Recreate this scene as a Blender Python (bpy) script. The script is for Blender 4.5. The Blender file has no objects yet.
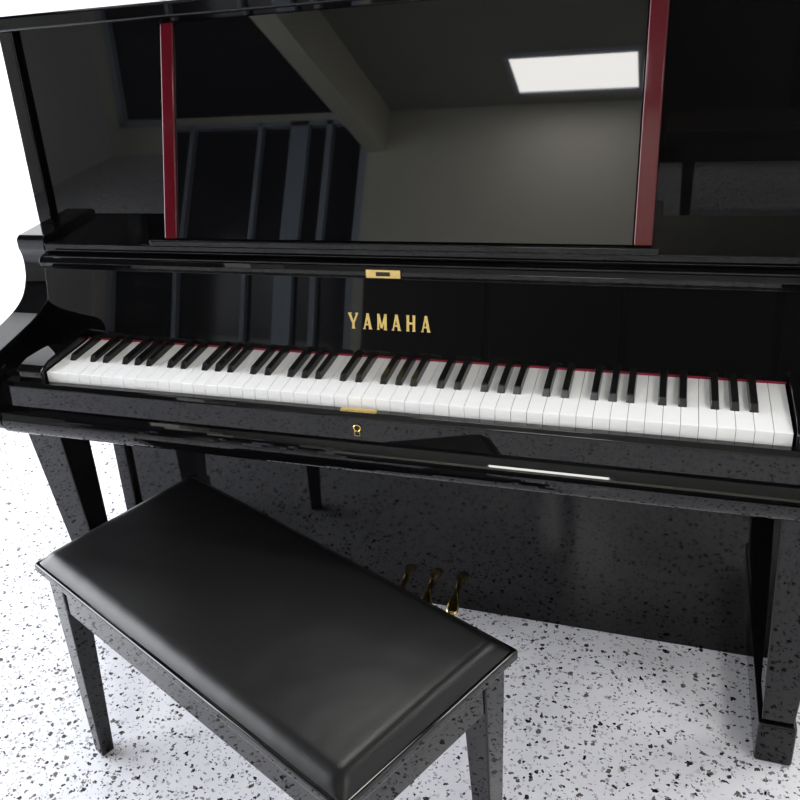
import bpy, bmesh, math
import math as mt
from mathutils import Vector, Matrix
scene=bpy.context.scene
try:
    scene.view_settings.view_transform='Standard'
except Exception: pass

# ---------------------------------------------------------------- materials
def mat(name,col,rough=.5,metal=0,coat=0,spec=.5):
    m=bpy.data.materials.new(name);m.use_nodes=True
    b=m.node_tree.nodes['Principled BSDF']
    b.inputs['Base Color'].default_value=(*col,1);b.inputs['Roughness'].default_value=rough
    b.inputs['Metallic'].default_value=metal;b.inputs['Coat Weight'].default_value=coat
    b.inputs['Coat Roughness'].default_value=.02;b.inputs['Specular IOR Level'].default_value=spec
    return m
def nd(m,t,**k):
    n=m.node_tree.nodes.new(t)
    for a,v in k.items(): setattr(n,a,v)
    return n
def bump(m,scale,strength,dist=.002,detail=3):
    nt=m.node_tree;b=nt.nodes['Principled BSDF']
    tc=nd(m,'ShaderNodeTexCoord');n=nd(m,'ShaderNodeTexNoise');n.inputs['Scale'].default_value=scale;n.inputs['Detail'].default_value=detail
    bp=nd(m,'ShaderNodeBump');bp.inputs['Strength'].default_value=strength;bp.inputs['Distance'].default_value=dist
    nt.links.new(tc.outputs['Object'],n.inputs['Vector']);nt.links.new(n.outputs['Fac'],bp.inputs['Height'])
    if b.inputs['Normal'].is_linked:
        nt.links.new(b.inputs['Normal'].links[0].from_socket,bp.inputs['Normal'])
    nt.links.new(bp.outputs['Normal'],b.inputs['Normal'])
M_blk=mat('polished_ebony',(.0022,.0022,.0026),.02,0,0,.43)
M_kick=mat('polished_ebony_lower',(.0022,.0022,.0026),.04,0,0,.4)
M_red=mat('mahogany_gloss',(.065,.004,.008),.06,0,0,.25)
M_gold=mat('brass',(.83,.60,.22),.25,1)
M_ped=mat('pedal_brass_shaded',(.55,.40,.15),.2,1)  # brass toned down, the shade at the pedals put into its colour
M_white=mat('key_white',(.90,.90,.91),.18)
M_kblk=mat('key_black',(.005,.005,.005),.22)
M_felt=mat('red_felt',(.26,.005,.035),.9)
M_dark=mat('dark_gap',(.01,.01,.01),.8)
M_gap=mat('key_gap',(.16,.16,.16),.8)
M_leather=mat('black_leather',(.004,.004,.0045),.33,0,0,.26);bump(M_leather,9,.35,.006,2);bump(M_leather,900,.25,.0005)
M_wall=mat('wall_paint',(.84,.84,.83),.6);bump(M_wall,60,.08)
M_wallf=mat('wall_paint_warm',(.76,.74,.63),.6);bump(M_wallf,60,.08)
M_ceil=mat('ceiling_paint',(.34,.34,.31),.7);bump(M_ceil,40,.08)
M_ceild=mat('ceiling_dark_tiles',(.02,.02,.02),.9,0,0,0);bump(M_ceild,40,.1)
M_frame=mat('window_frame',(.42,.48,.56),.4)
M_glass=mat('dark_pane',(.010,.011,.010),.12)
M_wood=mat('dark_wood',(.02,.014,.010),.4)

def terrazzo():
    m=mat('terrazzo',(.8,.8,.83),.2)
    nt=m.node_tree;L=nt.links.new;b=nt.nodes['Principled BSDF']
    tc=nd(m,'ShaderNodeTexCoord')
    nz=nd(m,'ShaderNodeTexNoise');nz.inputs['Scale'].default_value=120;nz.inputs['Detail'].default_value=2
    L(tc.outputs['Object'],nz.inputs['Vector'])
    mx=nd(m,'ShaderNodeMix',data_type='RGBA',blend_type='LINEAR_LIGHT');mx.inputs[0].default_value=.007
    L(tc.outputs['Object'],mx.inputs[6]);L(nz.outputs['Color'],mx.inputs[7])
    def layer(scale,dens,size,dark,prev):
        v=nd(m,'ShaderNodeTexVoronoi');v.inputs['Scale'].default_value=scale;v.inputs['Randomness'].default_value=1
        L(mx.outputs[2],v.inputs['Vector'])
        sp=nd(m,'ShaderNodeSeparateColor');L(v.outputs['Color'],sp.inputs[0])
        a=nd(m,'ShaderNodeMath',operation='LESS_THAN');L(sp.outputs[0],a.inputs[0]);a.inputs[1].default_value=dens
        r=nd(m,'ShaderNodeMath',operation='MULTIPLY_ADD');L(sp.outputs[1],r.inputs[0]);r.inputs[1].default_value=size*.8;r.inputs[2].default_value=size*.5
        c=nd(m,'ShaderNodeMath',operation='LESS_THAN');L(v.outputs['Distance'],c.inputs[0]);L(r.outputs[0],c.inputs[1])
        mu=nd(m,'ShaderNodeMath',operation='MULTIPLY');L(a.outputs[0],mu.inputs[0]);L(c.outputs[0],mu.inputs[1])
        cr=nd(m,'ShaderNodeMix',data_type='RGBA');L(sp.outputs[2],cr.inputs[0])
        cr.inputs[6].default_value=(*dark[0],1);cr.inputs[7].default_value=(*dark[1],1)
        o=nd(m,'ShaderNodeMix',data_type='RGBA');L(mu.outputs[0],o.inputs[0]);L(prev,o.inputs[6]);L(cr.outputs[2],o.inputs[7])
        return o.outputs[2]
    n2=nd(m,'ShaderNodeTexNoise');n2.inputs['Scale'].default_value=25;L(tc.outputs['Object'],n2.inputs['Vector'])
    base=nd(m,'ShaderNodeMix',data_type='RGBA');L(n2.outputs['Fac'],base.inputs[0])
    base.inputs[6].default_value=(.68,.68,.75,1);base.inputs[7].default_value=(.80,.80,.83,1)
    o=layer(110,.5,.36,((.38,.37,.42),(.58,.58,.64)),base.outputs[2])
    o=layer(92,.34,.38,((.010,.010,.014),(.13,.115,.11)),o)
    o=layer(170,.20,.40,((.02,.02,.03),(.28,.26,.27)),o)
    L(o,b.inputs['Base Color'])
    return m
M_floor=terrazzo()

# ---------------------------------------------------------------- helpers
def empty(name,loc=(0,0,0),rz=0):
    e=bpy.data.objects.new(name,None);scene.collection.objects.link(e);e.location=loc;e.rotation_euler=(0,0,rz);e.empty_display_size=.1
    return e
def finish(name,bm,m,parent=None,bevel=0,seg=3,smooth=False):
    bmesh.ops.recalc_face_normals(bm,faces=bm.faces)
    me=bpy.data.meshes.new(name);bm.to_mesh(me);bm.free()
    o=bpy.data.objects.new(name,me);scene.collection.objects.link(o)
    me.materials.append(m)
    if parent: o.parent=parent
    if bevel:
        b=o.modifiers.new('bevel','BEVEL');b.width=bevel;b.segments=seg;b.limit_method='ANGLE';b.angle_limit=math.radians(25);b.harden_normals=True
        for p in me.polygons: p.use_smooth=True
    if smooth:
        for p in me.polygons: p.use_smooth=True
    return o
def addbox(bm,a,b,mi=0):
    vs=[bm.verts.new((x,y,z)) for x in (a[0],b[0]) for y in (a[1],b[1]) for z in (a[2],b[2])]
    for f in ((0,1,3,2),(4,6,7,5),(0,4,5,1),(2,3,7,6),(0,2,6,4),(1,5,7,3)):
        fc=bm.faces.new([vs[i] for i in f]);fc.material_index=mi
    return vs
def box(name,a,b,m,parent=None,bevel=0,seg=3):
    bm=bmesh.new();addbox(bm,a,b);return finish(name,bm,m,parent,bevel,seg)
def prism(name,prof,x0,x1,m,parent=None,bevel=0,seg=3):
    bm=bmesh.new()
    A=[bm.verts.new((x0,y,z)) for y,z in prof];B=[bm.verts.new((x1,y,z)) for y,z in prof]
    bm.faces.new(A);bm.faces.new(B[::-1]);n=len(prof)
    for i in range(n): bm.faces.new((A[i],A[(i+1)%n],B[(i+1)%n],B[i]))
    return finish(name,bm,m,parent,bevel,seg)
def frustum(bm,c0,s0,c1,s1):
    v=[]
    for c,s in ((c0,s0),(c1,s1)):
        v.append([bm.verts.new((c[0]+sx*s[0]/2,c[1]+sy*s[1]/2,c[2])) for sx,sy in ((-1,-1),(1,-1),(1,1),(-1,1))])
    bm.faces.new(v[0][::-1]);bm.faces.new(v[1])
    for i in range(4): bm.faces.new((v[0][i],v[0][(i+1)%4],v[1][(i+1)%4],v[1][i]))
def catmull(pts,n=5):
    out=[]
    for i in range(len(pts)-1):
        p0=pts[max(i-1,0)];p1=pts[i];p2=pts[i+1];p3=pts[min(i+2,len(pts)-1)]
        for k in range(n):
            t=k/n
            out.append(tuple(.5*((2*p1[j])+(-p0[j]+p2[j])*t+(2*p0[j]-5*p1[j]+4*p2[j]-p3[j])*t*t+(-p0[j]+3*p1[j]-3*p2[j]+p3[j])*t**3) for j in (0,1)))
    out.append(pts[-1]);return out

# ---------------------------------------------------------------- piano
P=empty('upright_piano')
Z=.73
bm=bmesh.new();kw=1.222/52
for i in range(52):
    x=-.611+i*kw
    addbox(bm,(x+.0003,0,.706),(x+kw-.0003,.150,Z))
finish('white_keys',bm,M_white,P,.0007,2)
bm=bmesh.new()
for i in range(51):
    n='ABCDEFG'[i%7]
    if n in 'ACDFG':
        off={'A':.001,'C':-.002,'D':.002,'F':-.0025,'G':0}[n]
        x=-.611+(i+1)*kw+off
        y0=.050;y1=.150
        vs=[(x-.0066,y0,Z-.004),(x+.0066,y0,Z-.004),(x+.0066,y1,Z-.004),(x-.0066,y1,Z-.004),
            (x-.0049,y0+.009,Z+.0112),(x+.0049,y0+.009,Z+.0112),(x+.0049,y1,Z+.0120),(x-.0049,y1,Z+.0120)]
        v=[bm.verts.new(p) for p in vs]
        for f in ((3,2,1,0),(4,5,6,7),(0,1,5,4),(1,2,6,5),(2,3,7,6),(3,0,4,7)): bm.faces.new([v[k] for k in f])
finish('black_keys',bm,M_kblk,P,.0016,2)
box('key_frame',(-.6105,.004,.69),(.6105,.149,.7285),M_gap,P)
box('felt_strip',(-.612,.1495,.722),(.612,.156,.7328),M_felt,P)
for s,n in ((-1,'left'),(1,'right')):
    x0,x1=sorted((s*.614,s*.70))
    prism('cheek_block_'+n,[(-.012,.70),(-.012,.735),(.02,.744),(.15,.750),(.15,.70)],x0,x1,M_blk,P,.004)
    curve=catmull([(.190,.903),(.196,.885),(.196,.862),(.188,.835),(.165,.806),(.12,.788),(.05,.777),(-.02,.768),(-.044,.757),(-.054,.738),(-.056,.70),(-.056,.66),(-.050,.63),(-.03,.612)],4)
    pr=[(.37,.60),(.37,.928),(.200,.928),(.190,.922)]+curve+[(.30,.60)]
    prism('arm_'+n,pr,*sorted((s*.70,s*.765)),M_blk,P,.0025,2)
    prism('side_panel_'+n,[(.60,.0),(.60,1.306),(.275,1.306),(.275,.928),(.368,.92),(.368,0)],*sorted((s*.733,s*.765)),M_blk,P,.003)
# keyslip and keybed
prism('keyslip',[(-.006,.64),(-.006,.712),(-.010,.716),(-.024,.716),(-.030,.710),(-.032,.668),(-.028,.66)],-.70,.70,M_blk,P,.002)
nose=catmull([(-.024,.668),(-.036,.6655),(-.046,.658),(-.051,.645),(-.050,.631),(-.042,.617),(-.025,.607),(.0,.60)],4)
prism('keybed',[(.367,.60),(.367,.69),(.0,.69)]+nose,-.70,.70,M_blk,P)
box('lock_plate',(-.030,-.023,.7155),(.030,-.011,.7175),M_gold,P,.0006,2)
bm=bmesh.new()
def torus(bm,c,R,r,n=28,k=10):
    g=[[bm.verts.new((c[0]+(R+r*mt.cos(b))*mt.cos(a),c[1]+r*mt.sin(b),c[2]+(R+r*mt.cos(b))*mt.sin(a))) for b in [2*mt.pi*j/k for j in range(k)]] for a in [2*mt.pi*i/n for i in range(n)]]
    for i in range(n):
        for j in range(k): bm.faces.new((g[i][j],g[(i+1)%n][j],g[(i+1)%n][(j+1)%k],g[i][(j+1)%k]))
torus(bm,(0,-.0325,.692),.0055,.0012)
addbox(bm,(-.005,-.034,.679),(-.0035,-.031,.687));addbox(bm,(.0035,-.034,.679),(.005,-.031,.687));addbox(bm,(-.005,-.034,.678),(.005,-.031,.680))
finish('keyhole_escutcheon',bm,M_gold,P)
# fallboard
fb=[(.1512,.7328),(.156,.752),(.176,.868),(.172,.872),(.165,.876),(.163,.884),(.168,.892),(.18,.895),(.27,.895),(.27,.7328)]
prism('fallboard',fb,-.70,.70,M_blk,P,.0012)
bm=bmesh.new();addbox(bm,(-.69,.1675,.8935),(.69,.1695,.8965))
finish('fallboard_hinge',bm,M_blk,P,.0005,1)
bm=bmesh.new();addbox(bm,(-.030,.1605,.874),(.030,.1635,.889));finish('latch_plate',bm,M_gold,P,.0008,2)
box('latch_slot',(-.012,.1598,.878),(.012,.161,.885),M_dark,P)
def letters():
    S={}
    S['Y']=[((.0,1),(.42,.42),.30),((1,1),(.58,.42),.22),((.5,0),(.5,.5),.30),('s',.5,0,.42),('s',.08,1,.40),('s',.92,1,.34)]
    S['A']=[((.12,0),(.5,1),.18),((.86,0),(.5,1),.32),((.25,.30),(.75,.30),.11),('s',.12,0,.32),('s',.86,0,.42)]
    S['M']=[((.12,0),(.12,1),.18),((.88,0),(.88,1),.28),((.12,1),(.5,.1),.25),((.88,1),(.5,.1),.17),('s',.12,0,.28),('s',.88,0,.36)]
    S['H']=[((.15,0),(.15,1),.30),((.85,0),(.85,1),.30),((.17,.5),(.83,.5),.13),('s',.15,0,.36),('s',.85,0,.36),('s',.15,1,.36),('s',.85,1,.36)]
    bm=bmesh.new();w=.0150;h=.0285;pitch=.0256
    t=Vector((0,.020,.116)).normalized();nrm=Vector((0,-t.z,t.y))
    org=Vector((0,.156,.752))+t*.027
    k=0
    for i,ch in enumerate('YAMAHA'):
        ww=w*(1.12 if ch=='M' else 1)
        ox=(i-2.5)*pitch-ww/2+.005
        for e in S[ch]:
            if e[0]=='s':
                _,cx,cy,sw=e;y0=0 if cy==0 else .94
                q=[(cx-sw/2,y0),(cx+sw/2,y0),(cx+sw/2,y0+.06),(cx-sw/2,y0+.06)]
            else:
                (x0,y0),(x1,y1),th=e
                if abs(y1-y0)<.01: q=[(x0,y0-th/2),(x1,y0-th/2),(x1,y0+th/2),(x0,y0+th/2)]
                else: q=[(x0-th/2,y0),(x0+th/2,y0),(x1+th/2,y1),(x1-th/2,y1)]
            off=.0004+.00002*k;k+=1
            f=[bm.verts.new(org+Vector((ox+a*ww,0,0))+t*(b*h)+nrm*off) for a,b in q]
            g=[bm.verts.new(org+Vector((ox+a*ww,0,0))+t*(b*h)-nrm*.0005) for a,b in q]
            bm.faces.new(f);bm.faces.new(g[::-1])
            for j in range(4): bm.faces.new((f[j],g[j],g[(j+1)%4],f[(j+1)%4]))
    return bm
M_logo=mat('gold_inlay',(.80,.58,.20),.38,.55)
finish('logo_lettering',letters(),M_logo,P)
# upper cabinet
box('upper_shelf',(-.70,.19,.895),(.70,.30,.915),M_blk,P,.003)
box('upper_panel',(-.732,.29,.905),(.732,.32,1.306),M_blk,P,.002)
zb,zt,yb,yt=.933,1.297,.176,.280
prism('music_desk',[(yb,zb),(yt,zt),(.292,zt),(.292,zb)],-.388,.388,M_blk,P,.0015)
for s,n in ((-1,'left'),(1,'right')):
    prism('mahogany_strip_'+n,[(yb-.003,zb),(yt-.003,zt),(.292,zt),(.292,zb)],*sorted((s*.389,s*.415)),M_red,P,.003)
box('music_shelf',(-.445,.166,.921),(.425,.295,.9325),M_blk,P,.0025)
box('lid',(-.775,.255,1.306),(.775,.612,1.334),M_blk,P,.006,4)
# lower cabinet
box('lower_panel',(-.732,.385,.0),(.732,.41,.60),M_kick,P,.002)
box('cabinet_back',(-.732,.56,.03),(.732,.60,1.306),M_dark,P)
for s,n,cx,cxt in ((-1,'left',-.704,-.716),(1,'right',.668,.660)):
    bm=bmesh.new()
    frustum(bm,(cx,.150,.088),(.05,.055,0),(cxt,.115,.606),(.085,.10,0))
    finish('leg_'+n,bm,M_blk,P,.003)
    box('toe_block_'+n,(cx-.03,.115,0),(cx+.03,.384,.09),M_blk,P,.006)
# pedals
bm=bmesh.new()
for k in (-1,0,1):
    cx=k*.060
    sec=[(.39,.013,.006,.052),(.362,.013,.006,.053),(.352,.018,.006,.052),(.338,.027,.006,.049),(.320,.028,.005,.045),(.312,.018,.004,.043)]
    prev=None;segn=14
    for (y,w,h,z) in sec:
        ring=[bm.verts.new((cx+w/2*mt.cos(a),y,z+h*mt.sin(a))) for a in [2*mt.pi*j/segn for j in range(segn)]]
        if prev:
            for j in range(segn): bm.faces.new((prev[j],prev[(j+1)%segn],ring[(j+1)%segn],ring[j]))
        else: bm.faces.new(ring)
        prev=ring
    bm.faces.new(prev[::-1])
finish('pedals',bm,M_ped,P,smooth=True)

# ---------------------------------------------------------------- bench
B=empty('piano_bench',(-.141,-.2145,0),-.449)
Lh,Wh=.758/2,.368/2
bm=bmesh.new()
def dist(n):
    return [math.copysign(1-(1-abs(t))**2.4,t) for t in [-1+2*i/n for i in range(n+1)]]
U=dist(72);V=dist(56)
grid=[]
for u in U:
    row=[]
    for v in V:
        du=(1-abs(u))*(Lh-.006);dv=(1-abs(v))*(Wh-.006)
        r=.030
        fu=1-(1-min(1,du/r))**2.2;fv=1-(1-min(1,dv/r))**2.2
        hh=.022*fu*fv+.006*(1-u*u)*(1-v*v)
        row.append(bm.verts.new((u*(Lh-.006),v*(Wh-.006),.4585+hh)))
    grid.append(row)
for i in range(len(U)-1):
    for j in range(len(V)-1): bm.faces.new((grid[i][j],grid[i+1][j],grid[i+1][j+1],grid[i][j+1]))
finish('seat_cushion',bm,M_leather,B,smooth=True)
box('seat_board',(-Lh,-Wh,.441),(Lh,Wh,.4595),M_blk,B,.005,4)
bm=bmesh.new();a=.018;t=.02;z0,z1=.366,.441
addbox(bm,(-Lh+a,-Wh+a,z0),(Lh-a,-Wh+a+t,z1));addbox(bm,(-Lh+a,Wh-a-t,z0),(Lh-a,Wh-a,z1))
addbox(bm,(-Lh+a,-Wh+a+t,z0),(-Lh+a+t,Wh-a-t,z1));addbox(bm,(Lh-a-t,-Wh+a+t,z0),(Lh-a,Wh-a-t,z1))
finish('apron',bm,M_blk,B,.002)
k=0
for sx in (-1,1):
    for sy in (-1,1):
        k+=1;bm=bmesh.new()
        frustum(bm,(sx*(Lh-.032),sy*(Wh-.032),0),(.028,.028,0),(sx*(Lh-.038),sy*(Wh-.038),.441),(.048,.048,0))
        finish('leg_%d'%k,bm,M_blk,B,.003)

# ---------------------------------------------------------------- room
X0,X1,Y0,Y1,H=-3.4,3.2,-4.15,1.5,2.8
box('floor',(X0-.2,Y0-.2,-.1),(X1+.2,Y1+.2,0),M_floor)
bm=bmesh.new();addbox(bm,(-1.42,Y0-.2,H),(X1+.2,Y1+.2,H+.1));finish('ceiling',bm,M_ceil)
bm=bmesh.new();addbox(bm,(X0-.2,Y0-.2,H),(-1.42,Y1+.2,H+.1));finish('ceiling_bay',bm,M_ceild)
box('wall_back',(X0-.2,Y1,0),(X1+.2,Y1+.15,H),M_wall)
box('wall_right',(X1,Y0,0),(X1+.15,Y1,H),M_wall)
def wall_with_hole(name,axis,pos,th,a0,a1,h0,h1,z0,z1,m):
    bm=bmesh.new()
    for (p,q,r,s) in ((a0,h0,0,H),(h1,a1,0,H),(h0,h1,0,z0),(h0,h1,z1,H)):
        if q-p<1e-6 or s-r<1e-6: continue
        if axis=='x': addbox(bm,(min(pos,pos+th),p,r),(max(pos,pos+th),q,s))
        else: addbox(bm,(p,min(pos,pos+th),r),(q,max(pos,pos+th),s))
    return finish(name,bm,m)
wall_with_hole('wall_left','x',X0,-.15,Y0,Y1,-2.2,1.2,.5,2.5,M_wall)
wall_with_hole('wall_front','y',Y0,-.15,X0,X1,X0+.1,-1.42,.2,2.75,M_wallf)
W1=empty('window_1',(X0,0,0))
bm=bmesh.new()
for y in (-2.2,-1.09,.02,1.15): addbox(bm,(-.10,y,.5),(-.04,y+.05,2.5))
addbox(bm,(-.10,-2.2,.5),(-.04,1.2,.55));addbox(bm,(-.10,-2.2,2.45),(-.04,1.2,2.5))
finish('frame',bm,M_frame,W1)
W2=empty('window_2',(0,Y0,0))
bm=bmesh.new()
for x,w in ((-3.3,.05),(-2.75,.03),(-2.22,.03),(-1.98,.13),(-1.72,.04),(-1.47,.05)): addbox(bm,(x,-.10,.2),(x+w,.0,2.75))
addbox(bm,(-3.3,-.10,.2),(-1.42,-.0,.25));addbox(bm,(-3.3,-.10,2.72),(-1.42,-.0,2.75))
finish('frame',bm,M_frame,W2)
box('pane',(-3.3,-.07,.2),(-1.42,-.06,2.75),M_glass,W2)
box('ceiling_beam_1',(-1.42,Y0,2.52),(-1.29,Y1,H),M_wallf)  # ceiling beam running along the room
# dark cabinet and bench added out of view to darken the piano's reflections
C=empty('added_cabinet',(1.0,Y0+.26,0))
box('carcass',(-2.2,-.24,.08),(2.15,.24,.98),M_wood,C,.005)
box('plinth',(-2.15,-.2,0),(2.1,.2,.08),M_dark,C)
bm=bmesh.new()
for i in range(6): addbox(bm,(-2.16+i*.72,.241,.11),(-1.48+i*.72,.258,.95))
finish('cabinet_doors',bm,M_wood,C,.003)
K=empty('added_bench',(1.6,-2.75,0))  # added bench, gives the right panel's reflection a dark band
box('seat',(-1.2,-.2,.38),(1.2,.2,.43),M_wood,K,.006)
bm=bmesh.new();addbox(bm,(-1.15,-.18,.30),(1.15,.18,.38))
for x in (-1.1,0,1.1):
    for y in (-.15,.15): frustum(bm,(x,y,0),(.04,.04,0),(x,y,.30),(.05,.05,0))
finish('legs',bm,M_wood,K)
# ceiling lamps
M_em=bpy.data.materials.new('lamp_diffuser');M_em.use_nodes=True
nt=M_em.node_tree;nt.nodes.clear();e=nt.nodes.new('ShaderNodeEmission');e.inputs[0].default_value=(1,.98,.95,1);e.inputs[1].default_value=24
oo=nt.nodes.new('ShaderNodeOutputMaterial');nt.links.new(e.outputs[0],oo.inputs[0])
for (x,y) in ((-.10,-3.66),(2.2,-3.66),(2.2,-1.3),(2.2,.8),(-.10,.95)):
    c=empty('ceiling_light',(x,y,H))
    bm=bmesh.new();addbox(bm,(-.33,-.25,-.012),(.33,.25,-.004));finish('diffuser',bm,M_em,c)
    bm=bmesh.new()
    addbox(bm,(-.36,-.28,-.02),(-.33,.28,0));addbox(bm,(.33,-.28,-.02),(.36,.28,0));addbox(bm,(-.33,-.28,-.02),(.33,-.25,0));addbox(bm,(-.33,.25,-.02),(.33,.28,0))
    finish('rim',bm,M_frame,c)
def area(name,loc,rot,sx,sy,en,col):
    l=bpy.data.lights.new(name,'AREA');l.shape='RECTANGLE';l.size=sx;l.size_y=sy;l.energy=en;l.color=col
    o=bpy.data.objects.new(name,l);scene.collection.objects.link(o);o.location=loc;o.rotation_euler=rot;return o
area('window_daylight',(X0-.12,-.5,1.5),(0,-math.pi/2,0),2.0,3.4,290,(.94,.96,1))
w=bpy.data.worlds.new('world');scene.world=w;w.use_nodes=True
w.node_tree.nodes['Background'].inputs[0].default_value=(.85,.9,1,1);w.node_tree.nodes['Background'].inputs[1].default_value=1.5

# ---------------------------------------------------------------- camera
yaw,pit,rol=.4462,-.4397,-.1271
F=Vector((-math.sin(yaw)*math.cos(pit),math.cos(yaw)*math.cos(pit),math.sin(pit)));R0=Vector((math.cos(yaw),math.sin(yaw),0));U0=R0.cross(F)
R=R0*math.cos(rol)+U0*math.sin(rol);Uv=-R0*math.sin(rol)+U0*math.cos(rol)
cam=bpy.data.cameras.new('camera');co=bpy.data.objects.new('camera',cam);scene.collection.objects.link(co)
co.matrix_world=Matrix(((R.x,Uv.x,-F.x,.4342),(R.y,Uv.y,-F.y,-1.2805),(R.z,Uv.z,-F.z,1.4357),(0,0,0,1)))
cam.sensor_width=36;cam.lens=940.5/800*36;cam.shift_x=(400-257.03)/800;cam.shift_y=(369.2-400)/800;cam.clip_start=.01
scene.camera=co
